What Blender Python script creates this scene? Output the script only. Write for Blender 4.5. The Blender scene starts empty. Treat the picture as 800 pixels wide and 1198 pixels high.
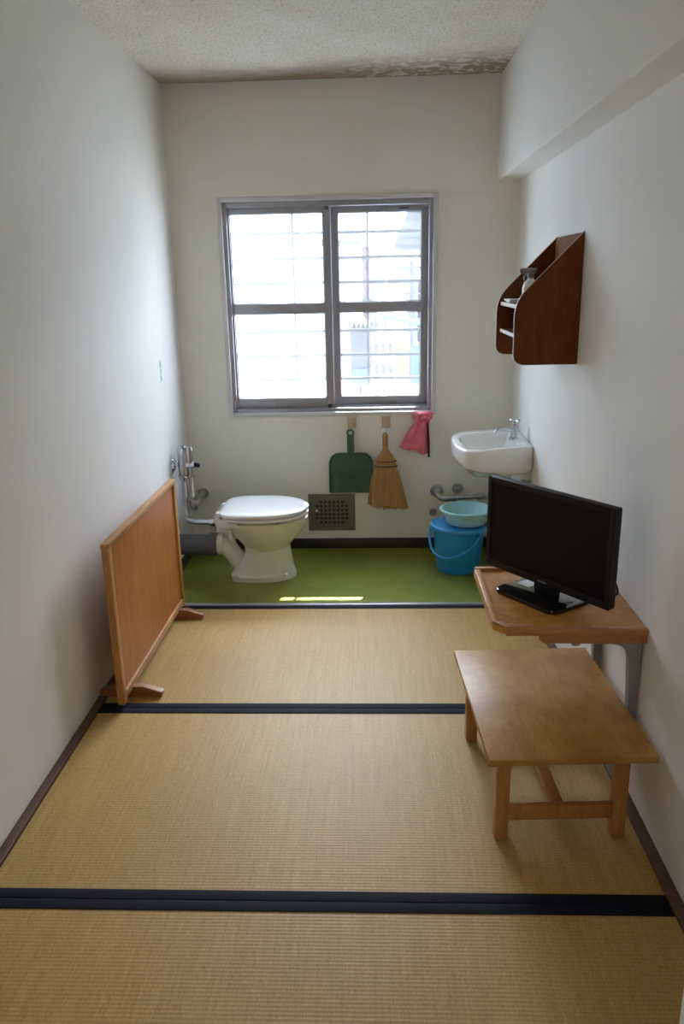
import bpy, bmesh, math, random
from mathutils import Vector, Matrix
random.seed(7)
C = bpy.context.scene.collection
PI = math.pi
W, D, H = 1.6986, 0.8062, 2.3034        # room width, back wall, ceiling height (metres)
FRONT = -2.64                           # doorway wall

# ------------------------------------------------------------------ materials
def new_mat(name):
    m = bpy.data.materials.new(name); m.use_nodes = True
    nt = m.node_tree; nt.nodes.clear()
    out = nt.nodes.new('ShaderNodeOutputMaterial')
    b = nt.nodes.new('ShaderNodeBsdfPrincipled')
    nt.links.new(b.outputs[0], out.inputs[0])
    return m, nt, b, out

def N(nt, t, **kw):
    n = nt.nodes.new(t)
    for k, v in kw.items():
        if k in n.inputs.keys(): n.inputs[k].default_value = v
        else: setattr(n, k, v)
    return n

def coords(nt, scale=(1, 1, 1), rot=(0, 0, 0)):
    tc = N(nt, 'ShaderNodeTexCoord'); mp = N(nt, 'ShaderNodeMapping')
    mp.inputs['Scale'].default_value = scale; mp.inputs['Rotation'].default_value = rot
    nt.links.new(tc.outputs['Object'], mp.inputs['Vector'])
    return mp.outputs[0]

def ramp(nt, fac, stops):
    r = N(nt, 'ShaderNodeValToRGB')
    els = r.color_ramp.elements
    while len(els) < len(stops): els.new(0.5)
    for e, (p, c) in zip(els, stops):
        e.position = p; e.color = (*c, 1) if len(c) == 3 else c
    nt.links.new(fac, r.inputs[0])
    return r.outputs[0]

def mixc(nt, fac, a, b, mode='MIX'):
    m = N(nt, 'ShaderNodeMix', data_type='RGBA', blend_type=mode)
    for sock, v in ((m.inputs[0], fac), (m.inputs[6], a), (m.inputs[7], b)):
        if isinstance(v, (int, float)): sock.default_value = v
        elif isinstance(v, tuple): sock.default_value = (*v, 1)
        else: nt.links.new(v, sock)
    return m.outputs[2]

def bump(nt, b, height, strength=0.2, dist=0.01):
    n = N(nt, 'ShaderNodeBump'); n.inputs['Strength'].default_value = strength; n.inputs['Distance'].default_value = dist
    nt.links.new(height, n.inputs['Height']); nt.links.new(n.outputs[0], b.inputs['Normal'])

def plain(name, col, rough=0.5, metal=0.0, var=0.08, nscale=18, bmp=0.0, spec=0.5, coat=0.0):
    m, nt, b, _ = new_mat(name)
    v = coords(nt)
    n = N(nt, 'ShaderNodeTexNoise', Scale=nscale, Detail=4.0); nt.links.new(v, n.inputs['Vector'])
    lo = tuple(c * (1 - var) for c in col); hi = tuple(min(1, c * (1 + var)) for c in col)
    nt.links.new(ramp(nt, n.outputs[0], [(0.3, lo), (0.7, hi)]), b.inputs['Base Color'])
    b.inputs['Roughness'].default_value = rough; b.inputs['Metallic'].default_value = metal
    b.inputs['Specular IOR Level'].default_value = spec
    b.inputs['Coat Weight'].default_value = coat; b.inputs['Coat Roughness'].default_value = 0.12
    if bmp: bump(nt, b, n.outputs[0], bmp, 0.004)
    return m

def wood(name, c_dark, c_light, scale=(30, 2.0, 30), rough=0.42, blotch=None, coat=0.03, spec=0.28):
    m, nt, b, _ = new_mat(name)
    v = coords(nt, scale)
    n = N(nt, 'ShaderNodeTexNoise', Scale=1.6, Detail=6.0, Distortion=0.7); nt.links.new(v, n.inputs['Vector'])
    n2 = N(nt, 'ShaderNodeTexNoise', Scale=9.0, Detail=3.0); nt.links.new(v, n2.inputs['Vector'])
    a = ramp(nt, n.outputs[0], [(0.3, c_dark), (0.68, c_light)])
    g = ramp(nt, n2.outputs[0], [(0.35, (0.78, 0.76, 0.74)), (0.6, (1, 1, 1))])
    col = mixc(nt, 0.7, a, g, 'MULTIPLY')
    if blotch:
        v2 = coords(nt, (1, 1, 1))
        n3 = N(nt, 'ShaderNodeTexNoise', Scale=5.5, Detail=5.0, Roughness=0.62); nt.links.new(v2, n3.inputs['Vector'])
        f = ramp(nt, n3.outputs[0], [(0.38, (0, 0, 0)), (0.66, (1, 1, 1))])
        col = mixc(nt, f, col, blotch)
    nt.links.new(col, b.inputs['Base Color'])
    b.inputs['Roughness'].default_value = rough; b.inputs['Specular IOR Level'].default_value = spec
    b.inputs['Coat Weight'].default_value = coat; b.inputs['Coat Roughness'].default_value = 0.25
    bump(nt, b, n2.outputs[0], 0.06, 0.002)
    return m

def wall_mat(name, base, dirt, amount=0.5, zdirt=True):
    m, nt, b, _ = new_mat(name)
    v = coords(nt)
    n = N(nt, 'ShaderNodeTexNoise', Scale=2.2, Detail=6.0, Roughness=0.6); nt.links.new(v, n.inputs['Vector'])
    f = ramp(nt, n.outputs[0], [(0.42, (0, 0, 0)), (0.78, (1, 1, 1))])
    mm = N(nt, 'ShaderNodeMath', operation='MULTIPLY'); nt.links.new(f, mm.inputs[0]); mm.inputs[1].default_value = amount
    col = mixc(nt, mm.outputs[0], base, dirt)
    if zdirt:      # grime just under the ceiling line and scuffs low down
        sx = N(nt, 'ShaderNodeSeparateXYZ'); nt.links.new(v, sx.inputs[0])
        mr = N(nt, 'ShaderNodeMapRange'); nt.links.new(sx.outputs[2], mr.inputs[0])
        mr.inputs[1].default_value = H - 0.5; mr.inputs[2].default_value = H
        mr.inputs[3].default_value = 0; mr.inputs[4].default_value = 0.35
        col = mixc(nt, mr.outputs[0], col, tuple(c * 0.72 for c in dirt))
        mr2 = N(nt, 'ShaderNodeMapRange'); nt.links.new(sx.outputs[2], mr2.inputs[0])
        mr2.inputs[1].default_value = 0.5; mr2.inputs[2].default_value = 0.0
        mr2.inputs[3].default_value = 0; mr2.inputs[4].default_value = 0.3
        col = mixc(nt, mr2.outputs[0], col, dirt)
    nt.links.new(col, b.inputs['Base Color']); b.inputs['Roughness'].default_value = 0.72
    b.inputs['Specular IOR Level'].default_value = 0.25
    n2 = N(nt, 'ShaderNodeTexNoise', Scale=60.0, Detail=3.0); nt.links.new(v, n2.inputs['Vector'])
    bump(nt, b, n2.outputs[0], 0.12, 0.003)
    return m

def ceiling_mat():
    m, nt, b, _ = new_mat('popcorn_ceiling')
    v = coords(nt)
    n = N(nt, 'ShaderNodeTexNoise', Scale=95.0, Detail=3.0, Roughness=0.7); nt.links.new(v, n.inputs['Vector'])
    col = ramp(nt, n.outputs[0], [(0.32, (0.46, 0.41, 0.33)), (0.46, (0.78, 0.73, 0.65)), (0.7, (0.86, 0.815, 0.735))])
    big = N(nt, 'ShaderNodeTexNoise', Scale=3.0, Detail=5.0, Roughness=0.65); nt.links.new(v, big.inputs['Vector'])
    col = mixc(nt, 0.5, col, ramp(nt, big.outputs[0], [(0.35, (0.78, 0.72, 0.62)), (0.62, (1, 1, 1))]), 'MULTIPLY')
    sx = N(nt, 'ShaderNodeSeparateXYZ'); nt.links.new(v, sx.inputs[0])
    # water stain and peeling paint along the edge above the window, strongest to the right
    nm = N(nt, 'ShaderNodeTexNoise', Scale=9.0, Detail=6.0, Roughness=0.7); nt.links.new(v, nm.inputs['Vector'])
    a1 = N(nt, 'ShaderNodeMath', operation='MULTIPLY_ADD'); nt.links.new(nm.outputs[0], a1.inputs[0]); a1.inputs[1].default_value = 0.30
    nt.links.new(sx.outputs[1], a1.inputs[2])
    a2 = N(nt, 'ShaderNodeMath', operation='MULTIPLY_ADD'); nt.links.new(sx.outputs[0], a2.inputs[0]); a2.inputs[1].default_value = 0.15
    nt.links.new(a1.outputs[0], a2.inputs[2])
    edge = ramp(nt, a2.outputs[0], [(0.0, (0, 0, 0)), (0.73, (0, 0, 0)), (0.99, (1, 1, 1))])
    col = mixc(nt, edge, col, (0.34, 0.27, 0.18))
    pe = N(nt, 'ShaderNodeTexNoise', Scale=20.0, Detail=5.0, Roughness=0.6, Distortion=0.6); nt.links.new(v, pe.inputs['Vector'])
    a3 = N(nt, 'ShaderNodeMapRange'); nt.links.new(sx.outputs[0], a3.inputs[0]); a3.inputs[1].default_value = 0.7; a3.inputs[2].default_value = 1.15
    a4 = N(nt, 'ShaderNodeMapRange'); nt.links.new(sx.outputs[1], a4.inputs[0]); a4.inputs[1].default_value = 0.34; a4.inputs[2].default_value = 0.55
    a5 = N(nt, 'ShaderNodeMath', operation='MULTIPLY'); nt.links.new(a3.outputs[0], a5.inputs[0]); nt.links.new(a4.outputs[0], a5.inputs[1])
    a6 = N(nt, 'ShaderNodeMath', operation='MULTIPLY'); nt.links.new(a5.outputs[0], a6.inputs[0])
    nt.links.new(ramp(nt, pe.outputs[0], [(0.50, (0, 0, 0)), (0.58, (0.6, 0.6, 0.6))]), a6.inputs[1])
    col = mixc(nt, a6.outputs[0], col, (0.92, 0.89, 0.84))
    nt.links.new(col, b.inputs['Base Color']); b.inputs['Roughness'].default_value = 0.95
    b.inputs['Specular IOR Level'].default_value = 0.1
    bump(nt, b, n.outputs[0], 0.7, 0.01)
    return m

def tatami_mat():
    m, nt, b, _ = new_mat('woven_rush')
    v = coords(nt)
    # ribs run across the room: one every 12 mm along y
    w = N(nt, 'ShaderNodeTexWave', wave_type='BANDS', bands_direction='Y', wave_profile='SIN'); w.inputs['Scale'].default_value = 1.0
    mp = coords(nt, (0.0, 30.5, 0.0)); nt.links.new(mp, w.inputs['Vector'])
    w.inputs['Distortion'].default_value = 0.0
    st = N(nt, 'ShaderNodeTexNoise', Scale=1.0, Detail=5.0, Roughness=0.65); nt.links.new(coords(nt, (150, 4, 4)), st.inputs['Vector'])
    st2 = N(nt, 'ShaderNodeTexNoise', Scale=1.0, Detail=3.0); nt.links.new(coords(nt, (300, 95, 4)), st2.inputs['Vector'])
    big = N(nt, 'ShaderNodeTexNoise', Scale=1.8, Detail=4.0); nt.links.new(v, big.inputs['Vector'])
    col = ramp(nt, st.outputs[0], [(0.3, (0.40, 0.25, 0.068)), (0.7, (0.52, 0.334, 0.108))])
    col = mixc(nt, 0.6, col, ramp(nt, st2.outputs[0], [(0.32, (0.62, 0.56, 0.46)), (0.6, (1.0, 1.0, 1.0))]), 'MULTIPLY')
    col = mixc(nt, 0.35, col, ramp(nt, big.outputs[0], [(0.35, (0.80, 0.83, 0.72)), (0.65, (1.0, 0.98, 0.95))]), 'MULTIPLY')
    ribs = ramp(nt, w.outputs[0], [(0.02, (0.62, 0.58, 0.52)), (0.35, (1, 1, 1))])
    col = mixc(nt, 0.40, col, ribs, 'MULTIPLY')
    nt.links.new(col, b.inputs['Base Color']); b.inputs['Roughness'].default_value = 0.5
    b.inputs['Specular IOR Level'].default_value = 0.26
    b.inputs['Sheen Weight'].default_value = 0.04
    ad = N(nt, 'ShaderNodeMath', operation='MULTIPLY_ADD'); nt.links.new(st2.outputs[0], ad.inputs[0]); ad.inputs[1].default_value = 0.5
    nt.links.new(w.outputs[0], ad.inputs[2])
    bump(nt, b, ad.outputs[0], 0.15, 0.002)
    return m

def glass_mat(name, veil, tint=(0.95, 0.97, 1.0), mesh=0.0):
    m, nt, b, out = new_mat(name)
    nt.nodes.remove(b)
    t = N(nt, 'ShaderNodeBsdfTransparent'); t.inputs[0].default_value = (*tint, 1)
    tr = N(nt, 'ShaderNodeBsdfTranslucent'); tr.inputs[0].default_value = (0.93, 0.95, 1.0, 1)
    gl = N(nt, 'ShaderNodeBsdfGlossy'); gl.inputs['Roughness'].default_value = 0.03
    mx = N(nt, 'ShaderNodeMixShader')
    n = N(nt, 'ShaderNodeTexNoise', Scale=9.0, Detail=4.0); nt.links.new(coords(nt), n.inputs['Vector'])
    mr = N(nt, 'ShaderNodeMapRange'); nt.links.new(n.outputs[0], mr.inputs[0])
    mr.inputs[3].default_value = veil * 0.85; mr.inputs[4].default_value = veil * 1.15
    nt.links.new(mr.outputs[0], mx.inputs[0]); nt.links.new(t.outputs[0], mx.inputs[1]); nt.links.new(tr.outputs[0], mx.inputs[2])
    mx2 = N(nt, 'ShaderNodeMixShader')
    lw = N(nt, 'ShaderNodeLayerWeight'); pw = N(nt, 'ShaderNodeMath', operation='POWER'); pw.inputs[1].default_value = 5.0
    fr = N(nt, 'ShaderNodeMapRange'); fr.inputs[3].default_value = 0.03; fr.inputs[4].default_value = 0.6
    nt.links.new(lw.outputs['Facing'], pw.inputs[0]); nt.links.new(pw.outputs[0], fr.inputs[0])
    nt.links.new(fr.outputs[0], mx2.inputs[0]); nt.links.new(mx.outputs[0], mx2.inputs[1]); nt.links.new(gl.outputs[0], mx2.inputs[2])
    nt.links.new(mx2.outputs[0], out.inputs[0])
    return m

M = {}
M['wall'] = wall_mat('painted_plaster', (0.815, 0.80, 0.765), (0.715, 0.69, 0.63), 0.35)
M['wall_back'] = wall_mat('old_painted_plaster', (0.85, 0.825, 0.725), (0.74, 0.70, 0.575), 0.6)
M['ceiling'] = ceiling_mat()
M['tatami'] = tatami_mat()
M['heri'] = plain('navy_cloth_edging', (0.008, 0.009, 0.019), 0.8, var=0.25, nscale=220, bmp=0.15, spec=0.12)
M['lino'] = plain('green_linoleum', (0.155, 0.185, 0.016), 0.33, var=0.18, nscale=6, spec=0.45)
M['brown_strip'] = wood('brown_edge_strip', (0.085, 0.048, 0.03), (0.14, 0.082, 0.052), (4, 4, 4), 0.5)
M['skirting'] = plain('dark_brown_vinyl', (0.022, 0.016, 0.013), 0.45)
M['alu'] = plain('anodised_aluminium', (0.36, 0.36, 0.385), 0.38, 0.55, var=0.05)
M['alu_trim'] = plain('pale_window_trim', (0.62, 0.61, 0.61), 0.45, 0.1, var=0.05)
M['alu_dark'] = plain('dark_rubber_gasket', (0.06, 0.06, 0.065), 0.6)
M['chrome'] = plain('chrome', (0.55, 0.56, 0.58), 0.14, 1.0, var=0.03)
M['chrome_dull'] = plain('tarnished_pipe', (0.42, 0.42, 0.43), 0.3, 0.9, var=0.2, nscale=40)
M['ceramic'] = plain('white_ceramic', (0.80, 0.79, 0.75), 0.12, var=0.02, coat=0.5)
M['ceramic_body'] = plain('off_white_ceramic', (0.70, 0.68, 0.60), 0.16, var=0.03, coat=0.4)
M['seat'] = plain('white_toilet_seat', (0.80, 0.82, 0.84), 0.2, var=0.02, coat=0.3)
M['black'] = plain('black_plastic', (0.008, 0.008, 0.009), 0.5, var=0.2, spec=0.2)
M['black_gloss'] = plain('glossy_black_plastic', (0.008, 0.008, 0.009), 0.06, var=0.1, coat=0.5)
M['screen'] = plain('dark_matt_screen', (0.005, 0.005, 0.006), 0.5, var=0.1, spec=0.12)
M['grey_pipe'] = plain('grey_rubber', (0.075, 0.078, 0.09), 0.6)
M['grille'] = plain('weathered_steel_bars', (0.035, 0.036, 0.04), 0.6)
M['steel'] = plain('grey_painted_steel', (0.26, 0.27, 0.28), 0.45, 0.3)
M['dustpan'] = plain('dark_green_plastic', (0.028, 0.085, 0.05), 0.42, var=0.15)
M['bucket'] = plain('bright_blue_plastic', (0.018, 0.26, 0.60), 0.32, var=0.06)
M['basin'] = plain('pale_aqua_plastic', (0.36, 0.66, 0.69), 0.38, var=0.04)
M['vent'] = plain('olive_grey_metal', (0.155, 0.14, 0.10), 0.5, 0.4, var=0.12, nscale=30)
M['vent_dark'] = plain('dark_duct', (0.035, 0.03, 0.022), 0.8)
M['cloth'] = plain('pink_cloth', (0.68, 0.13, 0.17), 0.65, var=0.15, nscale=30, spec=0.3)
M['straw'] = wood('broom_straw', (0.30, 0.15, 0.045), (0.52, 0.29, 0.10), (90, 90, 3), 0.75, coat=0)
M['straw_tie'] = plain('dark_red_cord', (0.16, 0.03, 0.02), 0.7)
M['straw_tie_b'] = plain('dark_cord', (0.03, 0.02, 0.015), 0.7)
M['peg'] = wood('pale_pine', (0.50, 0.35, 0.20), (0.62, 0.46, 0.29), (20, 20, 4), 0.6)
M['screen_frame'] = wood('honey_timber', (0.38, 0.17, 0.055), (0.55, 0.29, 0.12), (18, 3, 18), 0.42)
M['screen_stile'] = wood('honey_timber_upright', (0.38, 0.155, 0.045), (0.54, 0.25, 0.085), (22, 22, 2.5), 0.42)
M['screen_panel'] = wood('red_brown_veneer', (0.34, 0.105, 0.014), (0.44, 0.155, 0.026), (22, 14, 2), 0.42, coat=0.0)
M['screen_foot'] = wood('red_brown_timber', (0.25, 0.09, 0.03), (0.36, 0.15, 0.06), (3, 22, 22), 0.4)
M['shelf_wood'] = wood('dark_walnut_veneer', (0.10, 0.026, 0.004), (0.15, 0.042, 0.008), (14, 14, 2), 0.5, coat=0.0, spec=0.2)
M['shelf_back'] = wood('walnut_back_board', (0.15, 0.055, 0.02), (0.21, 0.085, 0.035), (14, 14, 2), 0.8, coat=0.0, spec=0.1)
M['shelf_edge'] = wood('pale_plywood_edge', (0.36, 0.23, 0.16), (0.48, 0.33, 0.25), (10, 10, 10), 0.5)
M['desk'] = wood('orange_varnished_timber', (0.44, 0.17, 0.035), (0.60, 0.27, 0.065), (20, 20, 6), 0.38, coat=0.0)
M['desk_edge'] = wood('orange_varnished_edge', (0.36, 0.13, 0.035), (0.50, 0.20, 0.06), (3, 26, 26), 0.38, coat=0.3)
M['table_top'] = wood('worn_table_veneer', (0.42, 0.215, 0.05), (0.54, 0.30, 0.085), (16, 3, 16), 0.38, blotch=(0.30, 0.135, 0.024), coat=0.0, spec=0.2)
M['table_leg'] = wood('amber_timber', (0.34, 0.145, 0.035), (0.46, 0.21, 0.06), (30, 30, 4), 0.4)
M['white_plastic'] = plain('white_plastic', (0.75, 0.75, 0.74), 0.4, var=0.02)
M['grey_plastic'] = plain('blue_grey_plastic', (0.20, 0.21, 0.24), 0.4)
M['paper'] = plain('white_paper', (0.80, 0.80, 0.80), 0.8, var=0.03)
M['teal_ink'] = plain('teal_ink', (0.05, 0.35, 0.33), 0.7)
M['pale_sticker'] = plain('pale_teal_sticker', (0.52, 0.66, 0.66), 0.6)
M['pane_left'] = glass_mat('hazy_wired_glass', 0.06)
M['pane_right'] = glass_mat('dusty_glass', 0.03)

# ------------------------------------------------------------------ mesh helpers
class MB:
    def __init__(s): s.bm = bmesh.new()
    def box(s, x0, x1, y0, y1, z0, z1, bev=0.0, seg=2, mat=None):
        r = bmesh.ops.create_cube(s.bm, size=1.0)
        vs = r['verts']
        for v in vs:
            v.co = Vector(((x0 + x1) / 2 + v.co.x * (x1 - x0), (y0 + y1) / 2 + v.co.y * (y1 - y0), (z0 + z1) / 2 + v.co.z * (z1 - z0)))
            if mat: v.co = mat @ v.co
        if bev:
            es = list({e for v in vs for e in v.link_edges})
            bmesh.ops.bevel(s.bm, geom=es, offset=bev, segments=seg, affect='EDGES', profile=0.5)
        return s
    def loft(s, rings, cap0=True, cap1=True, closed=True):
        vr = [[s.bm.verts.new(p) for p in r] for r in rings]
        n = len(vr[0]); last = n if closed else n - 1
        for a, b in zip(vr, vr[1:]):
            for i in range(last):
                j = (i + 1) % n
                try: s.bm.faces.new((a[i], a[j], b[j], b[i]))
                except ValueError: pass
        if cap0: s.bm.faces.new(list(reversed(vr[0])))
        if cap1: s.bm.faces.new(vr[-1])
        return s
    def lathe(s, prof, cx=0, cy=0, n=40, sx=1, sy=1, cap0=True, cap1=True):
        rings = [[(cx + r * sx * math.cos(2 * PI * i / n), cy + r * sy * math.sin(2 * PI * i / n), z) for i in range(n)] for r, z in prof]
        return s.loft(rings, cap0, cap1)
    def tube(s, pts, rad, n=14, smooth=0, cap=True):
        P = [Vector(p) for p in pts]
        if smooth: P = catmull(P, smooth)
        R = rad if isinstance(rad, (list, tuple)) else [rad] * len(P)
        if len(R) != len(P): R = [R[min(len(R) - 1, int(i / max(1, len(P) - 1) * (len(R) - 1) + 0.5))] for i in range(len(P))]
        rings = []; up = None
        for i, p in enumerate(P):
            t = (P[min(i + 1, len(P) - 1)] - P[max(i - 1, 0)]).normalized()
            if up is None:
                up = Vector((0, 0, 1)) if abs(t.z) < 0.9 else Vector((1, 0, 0))
            a = t.cross(up)
            if a.length < 1e-6: a = t.orthogonal()
            a.normalize(); b = a.cross(t).normalized(); up = b
            rings.append([tuple(p + R[i] * (math.cos(2 * PI * k / n) * a + math.sin(2 * PI * k / n) * b)) for k in range(n)])
        return s.loft(rings, cap, cap)
    def prism(s, poly, axis, a, b, bev=0.0, seg=2):
        """poly: 2-D outline; axis: extrusion axis ('x','y','z') from a to b."""
        def P(u, v, w):
            return {'x': (w, u, v), 'y': (u, w, v), 'z': (u, v, w)}[axis]
        v0 = [s.bm.verts.new(P(u, v, a)) for u, v in poly]; v1 = [s.bm.verts.new(P(u, v, b)) for u, v in poly]
        n = len(poly); fs = [s.bm.faces.new(v0), s.bm.faces.new(v1)]
        for i in range(n):
            fs.append(s.bm.faces.new((v0[i], v0[(i + 1) % n], v1[(i + 1) % n], v1[i])))
        if bev:
            es = list(fs[0].edges) + list(fs[1].edges)
            bmesh.ops.bevel(s.bm, geom=es, offset=bev, segments=seg, affect='EDGES', profile=0.5)
        return s
    def build(s, name, mat, parent=None, smooth=True, angle=40, xf=None, bevel=0):
        if xf is not None: bmesh.ops.transform(s.bm, matrix=xf, verts=s.bm.verts)
        bmesh.ops.recalc_face_normals(s.bm, faces=s.bm.faces)
        me = bpy.data.meshes.new(name); 
        if smooth:
            lim = math.radians(angle)
            for f in s.bm.faces: f.smooth = True
            for e in s.bm.edges:
                if len(e.link_faces) == 2:
                    if e.calc_face_angle(0) > lim: e.smooth = False
        s.bm.to_mesh(me); s.bm.free()
        me.materials.append(M[mat] if isinstance(mat, str) else mat)
        o = bpy.data.objects.new(name, me); C.objects.link(o)
        if parent is not None: o.parent = parent
        return o

def catmull(P, k, closed=False):
    out = []; n = len(P)
    rng = range(n) if closed else range(n - 1)
    for i in rng:
        if closed: p0, p1, p2, p3 = P[(i - 1) % n], P[i], P[(i + 1) % n], P[(i + 2) % n]
        else: p0, p1, p2, p3 = P[max(i - 1, 0)], P[i], P[i + 1], P[min(i + 2, n - 1)]
        for j in range(k):
            t = j / k
            out.append(0.5 * ((2 * p1) + (p2 - p0) * t + (2 * p0 - 5 * p1 + 4 * p2 - p3) * t * t + (3 * p1 - p0 - 3 * p2 + p3) * t ** 3))
    if not closed: out.append(P[-1])
    return out

def rounded(poly, radii, k=5):
    out = []; n = len(poly)
    for i, (x, y) in enumerate(poly):
        r = radii[i] if isinstance(radii, (list, tuple)) else radii
        p = Vector((x, y)); a = Vector(poly[i - 1]); b = Vector(poly[(i + 1) % n])
        if r <= 0: out.append((x, y)); continue
        da = (a - p).normalized(); db = (b - p).normalized()
        h = min(r, (a - p).length * 0.49, (b - p).length * 0.49)
        s, e = p + da * h, p + db * h
        for j in range(k + 1):
            t = j / k; q = (1 - t) ** 2 * s + 2 * t * (1 - t) * p + t * t * e
            out.append((q.x, q.y))
    return out

def tag(o, label=None, cat=None, group=None, kind=None):
    if label: o['label'] = label
    if cat: o['category'] = cat
    if group: o['group'] = group
    if kind: o['kind'] = kind
    return o

def thing(name, label, cat, loc=(0, 0, 0), rz=0.0, group=None):
    o = bpy.data.objects.new(name, None); C.objects.link(o)
    o.empty_display_size = 0.05; o.location = loc; o.rotation_euler = (0, 0, rz)
    return tag(o, label, cat, group)

def struct(o, label, cat): return tag(o, label, cat, kind='structure')

def copy_tree(o, parent=None):
    c = o.copy(); C.objects.link(c); c.parent = parent
    for ch in list(o.children): copy_tree(ch, c)
    return c

# ------------------------------------------------------------------ room shell
T = 0.13
struct(MB().box(-T, 0, FRONT, D + T, -0.1, H + 0.1).build('wall_left', 'wall', smooth=False), 'long off-white painted wall on the left', 'wall')
struct(MB().box(W, W + T, FRONT, D + T, -0.1, H + 0.1).build('wall_right', 'wall', smooth=False), 'long off-white painted wall on the right', 'wall')
WX0, WX1, WZ0, WZ1 = 0.25, 1.288, 0.745, 1.782          # window opening
b = MB()
b.box(0, WX0, D, D + T, -0.1, H + 0.1); b.box(WX1, W, D, D + T, -0.1, H + 0.1)
b.box(WX0, WX1, D, D + T, -0.1, WZ0); b.box(WX0, WX1, D, D + T, WZ1, H + 0.1)
struct(b.build('wall_back', 'wall_back', smooth=False), 'beige end wall with the window in it', 'wall')
b = MB(); JR, JL = 1.303, 0.48
b.box(JR, W + T, FRONT - 0.1, FRONT, -0.1, H + 0.1); b.box(-T, JL, FRONT - 0.1, FRONT, -0.1, H + 0.1); b.box(JL, JR, FRONT - 0.1, FRONT, 1.95, H + 0.1)
struct(b.build('wall_front', 'wall', smooth=False), 'pale doorway wall at the near end of the room', 'wall')
struct(MB().box(-T, W + T, FRONT - 0.1, D + T, H, H + 0.1).build('ceiling', 'ceiling', smooth=False), 'rough beige textured ceiling with a stained edge', 'ceiling')
struct(MB().box(0, W, 0.024, D, -0.05, 0.0).build('floor', 'lino', smooth=False), 'glossy green linoleum floor of the toilet area', 'floor')
struct(MB().box(-T, W + T, -6.2, 0.024, -0.12, -0.05).build('floor_base', plain('corridor_floor', (0.35, 0.32, 0.27), 0.6), smooth=False), 'bare floor under the mats and in the corridor', 'floor')
# beam along the right wall under the ceiling
bp = rounded([(W - 0.1101, H), (W - 0.1101, 1.8478), (W, 1.8478), (W, H)], [0, 0.008, 0, 0])
struct(MB().prism(bp, 'y', FRONT, D).build('trim_1', 'wall'), 'off-white boxed beam under the ceiling along the right wall', 'beam')
# brown strips between mats and walls
struct(MB().box(0, 0.028, FRONT, 0.024, -0.05, 0.004, 0.002).build('trim_2', 'brown_strip'), 'brown wooden strip between mats and left wall', 'floor trim')
struct(MB().box(W - 0.032, W, FRONT, 0.024, -0.05, 0.004, 0.002).build('trim_3', 'brown_strip'), 'brown wooden strip between mats and right wall', 'floor trim')
struct(MB().box(0, W, 0.010, 0.034, -0.02, 0.006, 0.002).build('trim_4', 'alu'), 'thin metal threshold strip between green floor and mats', 'threshold')
struct(MB().box(0.008, W - 0.008, D - 0.008, D, 0, 0.058, 0.002).build('baseboard_back', 'skirting'), 'dark brown skirting under the window wall', 'skirting')
struct(MB().box(0, 0.008, 0.034, D, 0, 0.058, 0.002).build('baseboard_left', 'skirting'), 'dark brown skirting on the left of the toilet area', 'skirting')
struct(MB().box(W - 0.008, W, 0.034, D, 0, 0.058, 0.002).build('baseboard_right', 'skirting'), 'dark brown skirting on the right of the toilet area', 'skirting')
# corridor behind the camera: side walls, back wall and ceiling
b = MB()
b.box(-T, 0, -6.2, FRONT - 0.1, -0.1, H + 0.1); b.box(W, W + T, -6.2, FRONT - 0.1, -0.1, H + 0.1); b.box(-T, W + T, -6.3, -6.2, -0.1, H + 0.1); b.box(0, W, -6.2, FRONT - 0.1, H, H + 0.1)
struct(b.build('wall_corridor', 'wall', smooth=False), 'pale corridor walls outside the doorway', 'wall')

# ------------------------------------------------------------------ tatami mats
E_ = 0.0325
mats = [(-0.88, 0.010, 'far tatami mat next to the green floor, paler, under the wooden screen feet', 'both'),
        (-1.76, -0.88, 'middle tatami mat between two navy border bands, low table legs on it', 'both'),
        (-2.64, -1.76, 'nearest tatami mat filling the bottom of the photo', 'both')]
for (y0, y1, lab, _) in mats:
    t = thing('tatami_mat', lab, 'tatami mat', (W / 2, (y0 + y1) / 2, -0.05), 0, 'tatami mats laid across the room')
    hx = W / 2 - 0.0325; hy = (y1 - y0) / 2
    MB().box(-hx, hx, -hy + 0.002, hy - 0.002, 0, 0.049).build('woven_cover', 'tatami', t, smooth=False)
    for s in (-1, 1):
        a, c = sorted((s * (hy - E_), s * (hy - 0.0012)))
        tag(MB().box(-hx, hx, a, c, 0.002, 0.0515, 0.0012).build('cloth_border', 'heri', t), 'navy cloth border band')

# ------------------------------------------------------------------ window
win = thing('window_1', 'two-pane sliding aluminium window with bright daylight behind', 'window', (WX0, D, WZ0)); win['kind'] = 'structure'
Xw = Matrix.Translation((-WX0, -D, -WZ0))
def frame_mb(x0, x1, z0, z1, wd, y0, y1, bev=0.0):
    wl, wr, wb, wt = wd
    b = MB()
    b.box(x0, x0 + wl, y0, y1, z0, z1, bev); b.box(x1 - wr, x1, y0, y1, z0, z1, bev)
    b.box(x0 + wl, x1 - wr, y0, y1, z0, z0 + wb, bev); b.box(x0 + wl, x1 - wr, y0, y1, z1 - wt, z1, bev)
    return b
tag(frame_mb(0.232, 1.305, 0.729, 1.80, (0.022, 0.022, 0.02, 0.022), D - 0.012, D + 0.006, 0.003).build('window_trim', 'alu_trim', win, xf=Xw), 'pale trim around the window')
frame_mb(0.25, 1.288, 0.745, 1.782, (0.024, 0.024, 0.022, 0.03), D + 0.006, D + 0.125, 0.002).build('window_frame', 'alu', win, xf=Xw)
b = MB(); b.box(0.274, 1.264, D + 0.03, D + 0.036, 0.767, 0.777); b.box(0.274, 1.264, D + 0.075, D + 0.08, 0.767, 0.777); b.box(0.274, 1.264, D + 0.055, D + 0.06, 1.742, 1.753)
b.build('sliding_track', 'alu', win, xf=Xw)
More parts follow.
